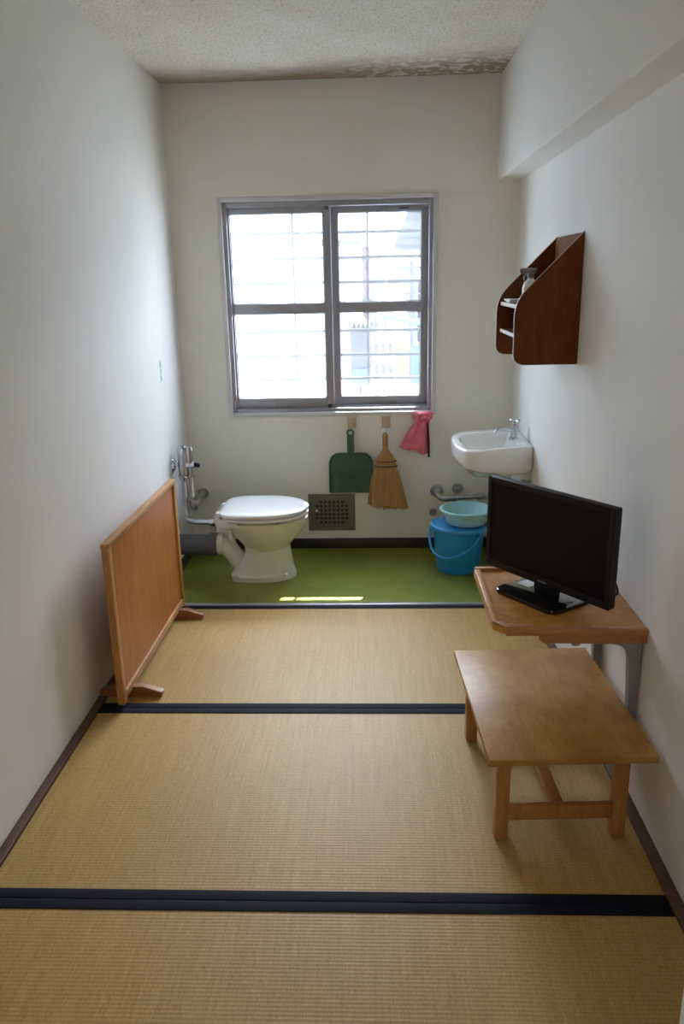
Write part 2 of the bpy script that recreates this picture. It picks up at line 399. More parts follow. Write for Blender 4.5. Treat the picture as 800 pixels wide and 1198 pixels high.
def sash(x0, x1, y, lw, rw, mat, tint):
    z0, z1 = 0.776, 1.757
    b = frame_mb(x0, x1, z0, z1, (lw, rw, 0.045, 0.034), y, y + 0.03, 0.003)
    b.box(x0 + lw, x1 - rw, y + 0.001, y + 0.029, 1.247, 1.297, 0.003)
    s = b.build('sash', 'alu', win, xf=Xw)
    MB().box(x0 + lw - 0.004, x1 - rw + 0.004, y + 0.0135, y + 0.0165, z0 + 0.04, 1.25).build('pane', mat, s, smooth=False, xf=Xw)
    MB().box(x0 + lw - 0.004, x1 - rw + 0.004, y + 0.0135, y + 0.0165, 1.294, z1 - 0.03).build('pane', mat, s, smooth=False, xf=Xw)
    g = frame_mb(x0 + lw - 0.003, x1 - rw + 0.003, z0 + 0.042, 1.249, (0.006,) * 4, y + 0.010, y + 0.020)
    g2 = frame_mb(x0 + lw - 0.003, x1 - rw + 0.003, 1.295, z1 - 0.031, (0.006,) * 4, y + 0.010, y + 0.020)
    g.build('gasket', 'alu_dark', s, smooth=False, xf=Xw); g2.build('gasket', 'alu_dark', s, smooth=False, xf=Xw)
    return s
s1 = sash(0.262, 0.782, D + 0.022, 0.022, 0.040, 'pane_left', 0); s2 = sash(0.772, 1.275, D + 0.062, 0.046, 0.048, 'pane_right', 0)
MB().box(0.742, 0.766, D + 0.014, D + 0.023, 1.255, 1.29, 0.003).build('crescent_lock', 'alu', win, xf=Xw)
tag(MB().box(1.12, 1.165, D + 0.0605, D + 0.0625, 1.735, 1.743).build('maker_mark', 'alu_dark', s2, xf=Xw), 'small dark unreadable mark on the top rail')
b = MB(); b.box(0.262, 0.275, D + 0.0125, D + 0.022, 0.765, 0.78, 0.002); b.box(0.755, 0.775, D + 0.0125, D + 0.022, 1.735, 1.752, 0.002); b.box(0.748, 0.77, D + 0.0125, D + 0.022, 0.768, 0.785, 0.002)
b.build('stop_block', 'alu_dark', win, xf=Xw)

# security bars outside
gr = thing('window_grille', 'thin horizontal metal security bars outside the window', 'window bars', (0.768, D + T + 0.05, 0.72))
Xg = Matrix.Translation((-0.768, -(D + T + 0.05), -0.72))
for z in (0.772, 0.898, 1.022, 1.148, 1.270, 1.393, 1.515, 1.638, 1.76):
    MB().box(0.20, 1.34, D + T + 0.044, D + T + 0.053, z - 0.0085, z + 0.0085, 0.001).build('bar', 'grille', gr, xf=Xg)
for x in (0.19, 0.578, 0.96, 1.35):
    MB().box(x - 0.006, x + 0.006, D + T + 0.054, D + T + 0.062, 0.72, 1.80, 0.001).build('upright', 'grille', gr, xf=Xg)
for x in (0.19, 1.35):
    for z in (0.75, 1.77):
        MB().box(x - 0.008, x + 0.008, D + T, D + T + 0.054, z - 0.008, z + 0.008).build('wall_bracket', 'grille', gr, xf=Xg)

# ------------------------------------------------------------------ wooden screen beside the left wall
sx, sy = 0.114, -0.452
sc = thing('wooden_screen', 'low honey-brown wooden privacy screen standing on two feet by left wall', 'screen', (sx, sy, 0), -0.010)
L2 = 0.440
for ya in (-L2, L2 - 0.03): MB().box(-0.0125, 0.0125, ya, ya + 0.03, 0.018, 0.584, 0.002).build('stile', 'screen_stile', sc)
MB().box(-0.0135, 0.0135, -L2, L2, 0.584, 0.602, 0.002).build('top_rail', 'screen_frame', sc)
MB().box(-0.0125, 0.0125, -L2 + 0.03, L2 - 0.03, 0.030, 0.058, 0.002).build('bottom_rail', 'screen_frame', sc)
MB().box(-0.004, 0.004, -L2 + 0.028, L2 - 0.028, 0.056, 0.586).build('panel', 'screen_panel', sc)
for y in (-0.335, 0.338):
    fp = [(-0.105, 0.0), (0.115, 0.0), (0.118, 0.018), (0.05, 0.040), (-0.05, 0.040), (-0.108, 0.018)]
    MB().prism(fp, 'y', y - 0.017, y + 0.017, 0.002).build('foot', 'screen_foot', sc)

# ------------------------------------------------------------------ toilet
ty = 0.405
to = thing('toilet', 'white ceramic toilet with closed lid on the green floor', 'toilet', (0.44, ty, 0))
def egg(cx, lb, lf, wy, z, n=48, pb=2.0, back=None):
    """oval ring: lb = length behind cx, lf = length in front, wy = half width."""
    r = []
    for i in range(n):
        a = 2 * PI * i / n; c, s = math.cos(a), math.sin(a)
        e = 2.0 / pb
        if c >= 0: x = cx + lf * c
        else: x = cx - lb * abs(c) ** e
        y = wy * (1 if s >= 0 else -1) * abs(s) ** (1.0 if c >= 0 else e)
        if back is not None and x < back: x = back
        r.append((x, y, z))
    return r
# base and pedestal
rings = [egg(0.0, 0.165, 0.155, 0.112, 0.0, pb=4), egg(0.0, 0.165, 0.155, 0.112, 0.024, pb=4), egg(0.0, 0.158, 0.150, 0.105, 0.032, pb=4),
         egg(0.0, 0.150, 0.147, 0.098, 0.045, pb=3.5), egg(0.0, 0.115, 0.138, 0.088, 0.09, pb=3), egg(0.01, 0.10, 0.122, 0.085, 0.14, pb=3), egg(0.01, 0.11, 0.118, 0.09, 0.175, pb=2.6)]
MB().loft(rings).build('pedestal', 'ceramic_body', to)
rings = [egg(0.01, 0.10, 0.112, 0.088, 0.150), egg(0.01, 0.12, 0.125, 0.105, 0.175), egg(0.01, 0.14, 0.155, 0.135, 0.205), egg(0.01, 0.165, 0.185, 0.158, 0.240),
         egg(0.005, 0.185, 0.205, 0.170, 0.275), egg(0.0, 0.20, 0.216, 0.176, 0.292), egg(0.0, 0.203, 0.22, 0.178, 0.298), egg(0.0, 0.203, 0.221, 0.178, 0.310), egg(0.0, 0.194, 0.212, 0.170, 0.314)]
MB().loft(rings).build('bowl', 'ceramic_body', to)
b = MB()
b.prism(rounded([(-0.230, -0.055), (-0.205, -0.085), (-0.13, -0.13), (-0.13, 0.13), (-0.205, 0.085), (-0.230, 0.055)], [0.02, 0.02, 0, 0, 0.02, 0.02]), 'z', 0.278, 0.318, 0.008)
b.prism(rounded([(-0.226, -0.035), (-0.14, -0.05), (-0.14, 0.05), (-0.226, 0.035)], 0.015), 'z', 0.235, 0.29, 0.006)
b.build('hinge_deck', 'ceramic_body', to)
# trapway and outlet
MB().tube([(-0.105, 0, 0.035), (-0.13, 0, 0.075), (-0.165, 0, 0.125), (-0.195, 0, 0.155), (-0.222, 0, 0.162)], [0.05, 0.048, 0.045, 0.045, 0.048], 20, 4).build('trapway', 'ceramic_body', to)
MB().tube([(-0.20, 0, 0.163), (-0.228, 0, 0.163)], 0.054, 24).build('outlet_collar', 'ceramic_body', to)
MB().tube([(-0.17, 0, 0.245), (-0.155, 0, 0.16), (-0.10, 0, 0.07)], [0.012, 0.02, 0.02], 10, 3).build('rear_web', 'ceramic_body', to)
for (x, y) in ((-0.13, -0.098), (0.115, -0.094)):
    MB().lathe([(0.011, 0.030), (0.011, 0.036), (0.007, 0.041)], x, y, 16).build('bolt_cap', 'ceramic', to)
# seat and lid
def seatring(z, o): return egg(0.0, 0.196 + o, 0.222 + o, 0.184 + o, z, pb=2.6)
MB().loft([seatring(0.322, -0.014), seatring(0.324, 0.0), seatring(0.334, 0.002), seatring(0.337, -0.008)]).build('seat_ring', 'seat', to)
def lidring(z, o): return egg(0.0, 0.200 + o, 0.224 + o, 0.186 + o, z, pb=3.6, back=-0.190 - o)
MB().loft([lidring(0.343, -0.008), lidring(0.345, 0.0), lidring(0.357, 0.001), lidring(0.3625, -0.006), lidring(0.365, -0.022), lidring(0.366, -0.06), lidring(0.366, -0.13)]).build('lid', 'seat', to)
for y in (-0.08, 0.08):
    MB().tube([(-0.205, y - 0.02, 0.336), (-0.205, y + 0.02, 0.336)], 0.014, 16).build('hinge', 'seat', to)
for (x, y) in ((-0.09, -0.165), (0.09, -0.158)):
    MB().box(x - 0.01, x + 0.01, y - 0.006, y + 0.006, 0.311, 0.326, 0.002).build('seat_buffer', 'grey_plastic', to)

# drain elbow behind toilet
dr = thing('drain_pipe', 'dark grey rubber drain sleeve running from toilet to left wall', 'pipe', (0.11, ty, 0.163))
MB().tube([(-0.11, 0, 0), (0.0, 0, 0), (0.10, 0, 0)], 0.052, 24).build('sleeve', 'grey_pipe', dr)
MB().tube([(0.06, 0, 0), (0.102, 0, 0)], 0.058, 24).build('clamp', 'grey_pipe', dr)

# flush valve with its pipe
fv = thing('flush_valve', 'chrome flush valve and pipe on the left wall feeding the toilet', 'flush valve', (0.0, 0.47, 0.27))
def LT(pts): return [(x, y - 0.47, z - 0.27) for x, y, z in pts]
yv = 0.47
b = MB()
b.tube(LT([(0.050, yv, 0.500), (0.050, yv, 0.505), (0.050, yv, 0.635), (0.050, yv, 0.645)]), [0.018, 0.024, 0.024, 0.018], 24)
b.build('main_body', 'chrome', fv)
b = MB(); b.tube(LT([(0.085, yv, 0.545), (0.085, yv, 0.61)]), 0.016, 20); b.tube(LT([(0.085, yv, 0.61), (0.085, yv, 0.622)]), 0.021, 20); b.tube(LT([(0.085, yv, 0.622), (0.085, yv, 0.645)]), [0.021, 0.012], 20)
b.build('valve_cap', 'chrome', fv)
MB().tube(LT([(0.040, yv, 0.552), (0.107, yv, 0.552)]), 0.017, 20).build('cross_body', 'chrome', fv)
tag(MB().tube(LT([(0.105, yv, 0.552), (0.127, yv, 0.549), (0.133, yv, 0.548)]), [0.011, 0.012, 0.009], 16).build('push_knob', 'black', fv), 'black push knob')
MB().tube(LT([(0.050, yv, 0.504), (0.050, yv, 0.49), (0.050, yv, 0.47)]), [0.027, 0.027, 0.016], 8).build('nut', 'chrome', fv)
pp = [(0.050, yv, 0.48), (0.050, yv - 0.005, 0.40), (0.050, yv - 0.01, 0.33), (0.054, yv - 0.02, 0.295), (0.070, yv - 0.04, 0.28), (0.115, yv - 0.055, 0.277), (0.20, yv - 0.065, 0.277)]
MB().tube(LT(pp), 0.0135, 16, 5).build('flush_pipe', 'chrome', fv)
MB().tube(LT([(0.178, ty, 0.277), (0.186, ty, 0.277), (0.206, ty, 0.277), (0.214, ty, 0.277)]), [0.018, 0.021, 0.021, 0.018], 18).build('spud_nut', 'chrome', fv)
b = MB(); b.tube(LT([(0.085, yv, 0.55), (0.085, yv, 0.47), (0.085, yv, 0.40), (0.087, yv, 0.36)]), 0.0115, 16); b.tube(LT([(0.085, yv, 0.50), (0.085, yv, 0.488)]), 0.016, 8); b.tube(LT([(0.086, yv, 0.385), (0.087, yv, 0.36)]), 0.016, 8)
b.build('supply_pipe', 'chrome', fv)
b = MB(); b.tube(LT([(0.087, yv, 0.372), (0.087, yv, 0.345), (0.086, yv + 0.03, 0.330), (0.075, yv + 0.14, 0.325), (0.064, D - 0.003, 0.318)]), 0.017, 16, 4); b.tube(LT([(0.064, D - 0.014, 0.318), (0.064, D - 0.0005, 0.318)]), [0.026, 0.030], 24)
b.build('wall_elbow', 'chrome_dull', fv)
b = MB(); b.tube(LT([(0.0005, yv, 0.552), (0.012, yv, 0.552)]), [0.034, 0.026], 24); b.tube(LT([(0.01, yv, 0.552), (0.05, yv, 0.552)]), 0.012, 16)
b.build('wall_flange', 'chrome', fv)

# ------------------------------------------------------------------ vent grille low on the back wall
vt = thing('wall_vent', 'square olive-grey metal vent grille low on the back wall', 'vent', (0.755, D, 0.205))
x0, x1, z0, z1 = -0.125, 0.127, -0.102, 0.102
gx0, gx1, gz0, gz1 = -0.090, 0.092, -0.068, 0.068
b = MB()
b.box(x0, gx0, -0.007, -0.001, z0, z1); b.box(gx1, x1, -0.007, -0.001, z0, z1); b.box(gx0, gx1, -0.007, -0.001, z0, gz0); b.box(gx0, gx1, -0.007, -0.001, gz1, z1)
nc, nr = 8, 6; cw, ch = (gx1 - gx0) / nc, (gz1 - gz0) / nr; br = 0.0036
for i in range(nc + 1): b.box(gx0 + i * cw - br, gx0 + i * cw + br, -0.007, -0.002, gz0, gz1)
for j in range(nr + 1): b.box(gx0, gx1, -0.0068, -0.002, gz0 + j * ch - br, gz0 + j * ch + br)
for i in (0, nc - 1):
    for j in (0, nr - 1): b.box(gx0 + i * cw, gx0 + (i + 1) * cw, -0.0069, -0.002, gz0 + j * ch, gz0 + (j + 1) * ch)
b.build('faceplate', 'vent', vt, smooth=False)
MB().box(gx0 - .004, gx1 + .004, -0.0018, -0.0003, gz0 - .004, gz1 + .004).build('duct_opening', 'vent_dark', vt, smooth=False)
MB().box(gx0 + 0.004, gx0 + 0.016, -0.0075, -0.005, 0.003, 0.015, 0.002).build('latch', 'white_plastic', vt)

# ------------------------------------------------------------------ pegs, dustpan, broom, cloth
def peg(x, label):
    p = thing('wall_hook', label, 'hook', (x, D, 0.69), 0, 'wooden hook plates under the window')
    MB().box(-0.022, 0.022, -0.011, -0.0003, -0.029, 0.030, 0.002).build('plate', 'peg', p)
    tag(MB().tube([(0, -0.011, 0.0), (0, -0.022, -0.006), (0, -0.026, -0.02), (0, -0.030, -0.038), (0, -0.048, -0.044), (0, -0.066, -0.036)], 0.0022, 8, 3).build('hook', 'chrome_dull', p), 'bent metal hook')
    return p
peg(0.872, 'small pale wooden hook plate under the window, holding the green dustpan')
peg(1.050, 'small pale wooden hook plate under the window, holding the straw broom')

dp = thing('dustpan', 'dark green plastic dustpan hanging on the back wall', 'dustpan', (0.864, D, 0.32))
# flat handle with hanging hole
hb = MB()
for s in (-1, 1):
    hb.box(s * 0.014 - 0.0045, s * 0.014 + 0.0045, -0.036, -0.020, 0.205, 0.318, 0.003)
hb.box(-0.012, 0.012, -0.033, -0.022, 0.2, 0.308, 0.002)
hb.tube([(0.0155 * math.cos(a), -0.028, 0.322 + 0.0155 * math.sin(a)) for a in [2 * PI * i / 20 for i in range(21)]], 0.0055, 10)
hb.build('handle', 'dustpan', dp)
po = rounded([(-0.117, 0.0), (0.113, 0.0), (0.117, 0.178), (0.085, 0.214), (-0.085, 0.214), (-0.117, 0.178)], [0.006, 0.006, 0.03, 0.035, 0.035, 0.03], 6)
def inset(poly, k, cx=0, cz=0.11): return [(cx + (x - cx) * k, cz + (z - cz) * k) for x, z in poly]
R_ = [[(x, -0.010, z) for x, z in inset(po, 0.96)], [(x, -0.012, z) for x, z in po], [(x, -0.028 - 0.006 * (z > 0.1), z) for x, z in po], [(x, -0.028 - 0.006 * (z > 0.1), z) for x, z in inset(po, 0.955)],
      [(x, -0.022, z) for x, z in inset(po, 0.90)], [(x, -0.018, z) for x, z in inset(po, 0.6)]]
MB().loft(R_).build('pan', 'dustpan', dp, angle=35)
b = MB()
for i in range(9):
    xx = -0.072 + i * 0.018
    b.box(xx - 0.0022, xx + 0.0022, -0.0245, -0.0185, 0.012, 0.125, 0.001)
b.build('floor_ridges', 'dustpan', dp)
MB().box(-0.112, 0.109, -0.024, -0.012, -0.003, 0.010, 0.002).build('lip', 'dustpan', dp)

bo = thing('hand_broom', 'straw hand broom hanging on the back wall beside the dustpan', 'broom', (1.05, D, 0.245))
def oval(cx, cy, wx, wy, z, n=28): return [(cx + wx * math.cos(2 * PI * i / n), cy + wy * math.sin(2 * PI * i / n), z) for i in range(n)]
b = MB(); b.loft([oval(-0.006, -0.058, 0.013, 0.013, 0.315), oval(-0.006, -0.058, 0.014, 0.014, 0.33), oval(-0.006, -0.058, 0.011, 0.011, 0.395), oval(-0.006, -0.058, 0.008, 0.008, 0.402)])
for i in range(7): b.tube([( -0.006 + 0.0135 * math.cos(a), -0.058 + 0.0135 * math.sin(a), 0.326 + i * 0.0105) for a in [2 * PI * k / 16 for k in range(17)]], 0.0028, 6)
b.build('grip', 'straw', bo)
prof = [(0.0, 0.316, 0.015, 0.014), (0.0, 0.30, 0.024, 0.018), (0.0, 0.275, 0.042, 0.023), (0.0, 0.25, 0.050, 0.025), (0.0, 0.222, 0.056, 0.026), (0.0, 0.17, 0.072, 0.022), (0.002, 0.10, 0.087, 0.021), (0.006, 0.04, 0.098, 0.021), (0.009, 0.008, 0.104, 0.020)]
n = 96; rings = []
rnd = [random.uniform(-1, 1) for _ in range(n)]
for k, (cx, z, wx, wy) in enumerate(prof):
    ring = []
    for i in range(n):
        a = 2 * PI * i / n; f = 1 + (0.012 + 0.018 * k / 8) * rnd[i] * 2
        zz = z - (0.006 * rnd[(i * 7) % n] + 0.012 * math.cos(a) if k >= 7 else 0)
        ring.append((cx + wx * f * math.cos(a) - 0.006 * (1 - k / 8), -0.058 + wy * f * math.sin(a), zz))
    rings.append(ring)
MB().loft(rings).build('bristles', 'straw', bo, angle=25)
b = MB()
for i in range(130):
    u = random.uniform(-1, 1); x = 0.008 + u * 0.103
    xt = u * 0.055 - 0.002; yy = -0.058 + random.uniform(-1, 1) * 0.019 * math.sqrt(max(0, 1 - u * u))
    b.tube([(xt, yy * 1.0 - 0.0, 0.225), ((x + xt) / 2 + 0.002, yy - 0.001, 0.11), (x + random.uniform(-.005, .005), yy + random.uniform(-.004, .004), -0.012 + 0.018 * abs(u) * (u < 0) + random.uniform(-0.004, 0.012))], [0.0018, 0.0016, 0.0009], 4)
b.build('loose_straws', 'straw', bo)
def band(z, wx, wy, mat):
    ps = [(-0.002 + wx * math.cos(a), -0.058 + wy * math.sin(a), z) for a in [2 * PI * k / 32 for k in range(33)]]
    return MB().tube(ps, 0.0032, 8).build('binding_cord', mat, bo)
tag(band(0.252, 0.0525, 0.027, 'straw_tie'), 'dark red binding cord'); tag(band(0.226, 0.058, 0.028, 'straw_tie_b'), 'black binding cord')

cl = thing('pink_cloth', 'crumpled pink cloth hanging below the lower right window corner', 'cloth', (1.235, D, 0.73))
n = 72
def fold(cx, wx, wy, z, amp, ph, slant=0.0):
    r = []
    for i in range(n):
        a = 2 * PI * i / n
        f = 1 + amp * (math.sin(5 * a + ph) + 0.6 * math.sin(9 * a + 2.1 * ph) + 0.3 * math.sin(14 * a - ph))
        x = cx + wx * f * math.cos(a); y = min(-0.003, -0.034 + wy * f * math.sin(a))
        r.append((x, y, z + slant * math.cos(a) + 0.006 * amp * 6 * math.sin(4 * a + ph)))
    return r
rings = [fold(0.000, 0.012, 0.008, 0.016, 0.05, 0), fold(0.0, 0.036, 0.022, 0.014, 0.10, 0.2), fold(0.002, 0.046, 0.028, 0.002, 0.12, 0.4, 0.004), fold(0.004, 0.040, 0.026, -0.018, 0.13, 0.7), fold(0.000, 0.033, 0.023, -0.036, 0.12, 0.9),
         fold(-0.014, 0.044, 0.025, -0.07, 0.13, 1.1), fold(-0.027, 0.058, 0.028, -0.11, 0.14, 1.2), fold(-0.038, 0.068, 0.030, -0.150, 0.15, 1.3, 0.012), fold(-0.041, 0.071, 0.030, -0.182, 0.15, 1.35, -0.02), fold(-0.041, 0.060, 0.024, -0.184, 0.15, 1.35, -0.02), fold(-0.036, 0.03, 0.012, -0.14, 0.1, 1.3)]
b = MB(); b.loft(rings)
b.tube([(-0.012, -0.062, -0.026), (0.008, -0.064, -0.012), (0.028, -0.058, -0.016), (0.036, -0.045, -0.03)], [0.006, 0.010, 0.010, 0.006], 10, 4)
b.build('cloth', 'cloth', cl, angle=60)
tag(MB().tube([(0.024, -0.050, -0.034), (0.028, -0.052, -0.07), (0.031, -0.05, -0.13), (0.036, -0.046, -0.218)], [0.004, 0.0045, 0.005, 0.005], 8, 3).build('strap', 'black', cl), 'black hanging strap')

# ------------------------------------------------------------------ corner washbasin
SZ = 0.68
sk = thing('sink', 'small white ceramic sink with chrome tap mounted on the right wall', 'sink', (W, D, SZ))
P = [(1.347, 0.40), (1.366, 0.50), (1.41, 0.575), (1.505, 0.618), (1.614, 0.640), (1.696, 0.645), (1.6965, 0.43), (1.6965, 0.205), (1.60, 0.172), (1.51, 0.132), (1.435, 0.098), (1.385, 0.115), (1.352, 0.23)]
def lin_resample(poly, m):
    pts = [Vector((x, y)) for x, y in poly] ; pts.append(pts[0])
    ds = [0]
    for a, c in zip(pts, pts[1:]): ds.append(ds[-1] + (c - a).length)
    out = []; k = 0
    for i in range(m):
        s = ds[-1] * i / m
        while ds[k + 1] < s: k += 1
        t = (s - ds[k]) / max(1e-9, ds[k + 1] - ds[k]); out.append(pts[k].lerp(pts[k + 1], t))
    return out
sm = rounded(P, [0.05, 0.05, 0.06, 0.05, 0.03, 0.01, 0, 0.008, 0.04, 0.04, 0.035, 0.035, 0.05], 6)
Q = [(p.x - W, p.y - D) for p in lin_resample(sm, 72)]
cxm, cym = -0.165, -0.42
def scl(k, z, cx=cxm, cy=cym): return [(min(-0.002, cx + (x - cx) * k), min(-0.002, cy + (y - cy) * k), z if not callable(z) else z(x, y)) for x, y in Q]
def zb(x, y): return -0.122 + 0.045 * min(1, max(0, (-x - 0.10) / 0.24))
def zb2(x, y): return zb(x, y) - 0.008
bowl_c = (-0.205, -0.465)
def inner(k, z, n=72):
    out = []
    for i, (x, y) in enumerate(Q):
        ix = bowl_c[0] + (x - bowl_c[0]) * k[0]; iy = bowl_c[1] + (y - bowl_c[1]) * k[1]
        out.append((ix, iy, z))
    return out
R_ = [scl(0.30, -0.146), scl(0.62, -0.142), scl(0.88, zb2), scl(0.965, zb), scl(1.0, lambda x, y: zb(x, y) + 0.02), scl(1.0, -0.012), scl(0.992, -0.003), scl(0.975, 0.0),
      inner((0.76, 0.76), -0.001), inner((0.735, 0.735), -0.006), inner((0.68, 0.68), -0.035), inner((0.58, 0.58), -0.075), inner((0.40, 0.40), -0.095), inner((0.1, 0.1), -0.100)]
MB().loft(R_).build('basin_bowl', 'ceramic', sk, angle=50)
fx, fy = -0.060, -0.42
b = MB()
b.lathe([(0.024, -0.006), (0.022, 0.004), (0.014, 0.008), (0.013, 0.05), (0.016, 0.052), (0.016, 0.064), (0.009, 0.068), (0.008, 0.078)], fx, fy, 24)
b.tube([(fx, fy, 0.036), (fx - 0.04, fy - 0.006, 0.044), (fx - 0.075, fy - 0.010, 0.042), (fx - 0.088, fy - 0.012, 0.030)], [0.010, 0.0095, 0.009, 0.009], 14, 4)
fa = b.build('faucet', 'chrome', sk)
b = MB(); b.lathe([(0.007, 0.074), (0.013, 0.080), (0.013, 0.088), (0.006, 0.092)], fx, fy, 16)
for a in (0.5, 0.5 + PI / 2):
    b.tube([(fx - 0.030 * math.cos(a), fy - 0.030 * math.sin(a), 0.083), (fx + 0.030 * math.cos(a), fy + 0.030 * math.sin(a), 0.083)], [0.0065, 0.0045, 0.0065], 10)
b.build('tap_handle', 'chrome', fa)
MB().box(-0.088, -0.066, -0.49, -0.455, -0.060, -0.042, 0.003).build('overflow_slot', 'black', sk)
MB().lathe([(0.020, -0.099), (0.020, -0.096), (0.012, -0.095)], bowl_c[0], bowl_c[1], 20).build('drain_ring', 'chrome', sk)
tag(MB().prism([(-0.006, -0.16), (-0.006, -0.20), (-0.05, -0.16)], 'y', -0.585, -0.57).build('bracket', 'steel', sk), 'small metal bracket under the sink')

pl = thing('sink_plumbing', 'chrome and grey pipes on the back wall under the sink', 'pipes', (1.45, D, 0.32))
X_ = Matrix.Translation((-1.45, -D, -0.32))
b = MB(); b.tube([(1.318, D - 0.001, 0.318), (1.318, D - 0.012, 0.318)], [0.036, 0.030], 24); b.tube([(1.318, D - 0.01, 0.318), (1.318, D - 0.05, 0.316), (1.326, D - 0.066, 0.306), (1.35, D - 0.072, 0.296), (1.40, D - 0.072, 0.298)], 0.017, 16, 4)
b.build('trap_elbow', 'chrome_dull', pl, xf=X_)
b = MB(); b.tube([(1.39, D - 0.072, 0.298), (1.54, D - 0.072, 0.307)], 0.014, 16); b.tube([(1.395, D - 0.072, 0.298), (1.415, D - 0.072, 0.299)], 0.019, 10); b.tube([(1.52, D - 0.072, 0.306), (1.545, D - 0.072, 0.307)], 0.019, 10)
b.tube([(1.54, D - 0.072, 0.307), (1.565, D - 0.09, 0.312), (1.57, D - 0.25, 0.36), (1.56, D - 0.36, 0.42), (1.545, D - 0.39, 0.536)], 0.015, 16, 4)
b.build('drain_tube', 'chrome_dull', pl, xf=X_)
b = MB(); b.tube([(1.427, D - 0.001, 0.330), (1.427, D - 0.014, 0.330)], [0.030, 0.024], 24); b.tube([(1.427, D - 0.01, 0.330), (1.427, D - 0.03, 0.330)], 0.012, 16)
b.build('wall_flange', 'chrome_dull', pl, xf=X_)
b = MB(); b.tube([(1.625, D - 0.42, 0.530), (1.625, D - 0.42, 0.42), (1.625, D - 0.35, 0.37), (1.62, D - 0.001, 0.36)], 0.0085, 12, 4)
b.build('supply_pipe', 'chrome', pl, xf=X_)
MB().tube([(1.30, D - 0.001, 0.20), (1.30, D - 0.016, 0.20)], [0.022, 0.016], 18).build('cleanout_cap', 'chrome_dull', pl, xf=X_)

# ------------------------------------------------------------------ bucket and wash basin
bk = thing('lidded_bucket', 'bright blue plastic bucket with lid on the green floor below the sink', 'bucket', (1.402, 0.48, 0))
MB().lathe([(0.095, 0.0), (0.104, 0.003), (0.106, 0.012), (0.106, 0.016), (0.109, 0.022), (0.126, 0.205), (0.128, 0.222)], n=56).build('pail', 'bucket', bk)
MB().lathe([(0.131, 0.212), (0.140, 0.214), (0.143, 0.220), (0.143, 0.232), (0.139, 0.239), (0.131, 0.241), (0.125, 0.238), (0.118, 0.236), (0.06, 0.236)], n=56).build('lid', 'bucket', bk)
hp = []
A0, A1 = math.radians(168), math.radians(312)
for i in range(25):
    t = i / 24; a = A0 + (A1 - A0) * t; dz = math.sin(PI * t)
    r = 0.139 + 0.006 * dz
    hp.append((r * math.cos(a) - 0.008 * dz, r * math.sin(a) - 0.004 * dz, 0.205 - 0.105 * dz ** 0.9))
MB().tube(hp, 0.0062, 10).build('bail_handle', 'bucket', bk)
for a in (A0, A1):
    MB().tube([(0.118 * math.cos(a), 0.118 * math.sin(a), 0.203), (0.146 * math.cos(a), 0.146 * math.sin(a), 0.203)], 0.011, 12).build('handle_lug', 'bucket', bk)
ba = MB().lathe([(0.082, 0.0), (0.092, 0.003), (0.098, 0.012), (0.113, 0.058), (0.118, 0.066), (0.127, 0.067), (0.130, 0.071), (0.128, 0.076), (0.119, 0.077), (0.112, 0.070), (0.094, 0.014), (0.086, 0.007), (0.04, 0.006)], n=56).build('wash_basin', 'basin')
ba.location = (1.437, 0.475, 0.2415); tag(ba, 'pale aqua round plastic wash basin standing on the blue bucket lid', 'basin')

# ------------------------------------------------------------------ wall shelf with slanted sides
sh = thing('wall_shelf', 'dark brown slant-sided wooden shelf box mounted on the right wall', 'shelf', (W, -0.25, 1.11))
prof = rounded([(-0.0005, 0.44), (-0.0005, 0.0), (-0.222, 0.0), (-0.224, 0.215)], [0, 0, 0.04, 0.055], 7)
def side(y0, y1):
    s = MB().prism(prof, 'y', y0, y1, 0.0015).build('side_panel', 'shelf_wood', sh)
    # pale plywood edge strip following the front outline
    inn = [( -0.0005 + (x + 0.0005) * 1.0, z) for x, z in prof]
    pts = [(x, (y0 + y1) / 2, z) for x, z in prof[1:]] + [(prof[0][0] - 0.0, (y0 + y1) / 2, prof[0][1])]
    b = MB()
    w = (y1 - y0) / 2 - 0.001
    rings = []
    for i, (x, yy, z) in enumerate(pts):
        p0 = Vector((pts[max(i - 1, 0)][0], pts[max(i - 1, 0)][2])); p1 = Vector((pts[min(i + 1, len(pts) - 1)][0], pts[min(i + 1, len(pts) - 1)][2]))
        t = (p1 - p0).normalized(); nx, nz = t.y, -t.x
        if nx * (x + 0.1) + nz * (z - 0.18) < 0: nx, nz = -nx, -nz
        e = 0.0012
        rings.append([(x + nx * e, yy - w, z + nz * e), (x + nx * e, yy + w, z + nz * e), (x - nx * 0.002, yy + w, z - nz * 0.002), (x - nx * 0.002, yy - w, z - nz * 0.002)])
    b.loft(rings).build('edge_band', 'shelf_edge', s)
side(-0.212, -0.200); side(0.200, 0.212)
MB().box(-0.008, -0.001, -0.2, 0.2, 0.012, 0.436).build('back_panel', 'shelf_back', sh)
for z, xf in ((0.190, -0.205), (0.088, -0.205)):
    t = MB().box(xf, -0.008, -0.2, 0.2, z, z + 0.012).build('shelf_board', 'shelf_wood', sh)
    tag(MB().box(xf - 0.005, xf + 0.001, -0.1995, 0.1995, z - 0.001, z + 0.0135, 0.003).build('front_edge', 'shelf_edge', t), 'pale front edge')
sb = thing('spray_bottle', 'white bottle with grey spray head on the dark wall shelf', 'bottle', (W - 0.150, -0.33, 1.3125))
MB().lathe([(0.026, 0.0), (0.028, 0.004), (0.028, 0.055), (0.022, 0.075), (0.011, 0.085), (0.011, 0.092)], n=28).build('bottle_body', 'white_plastic', sb)
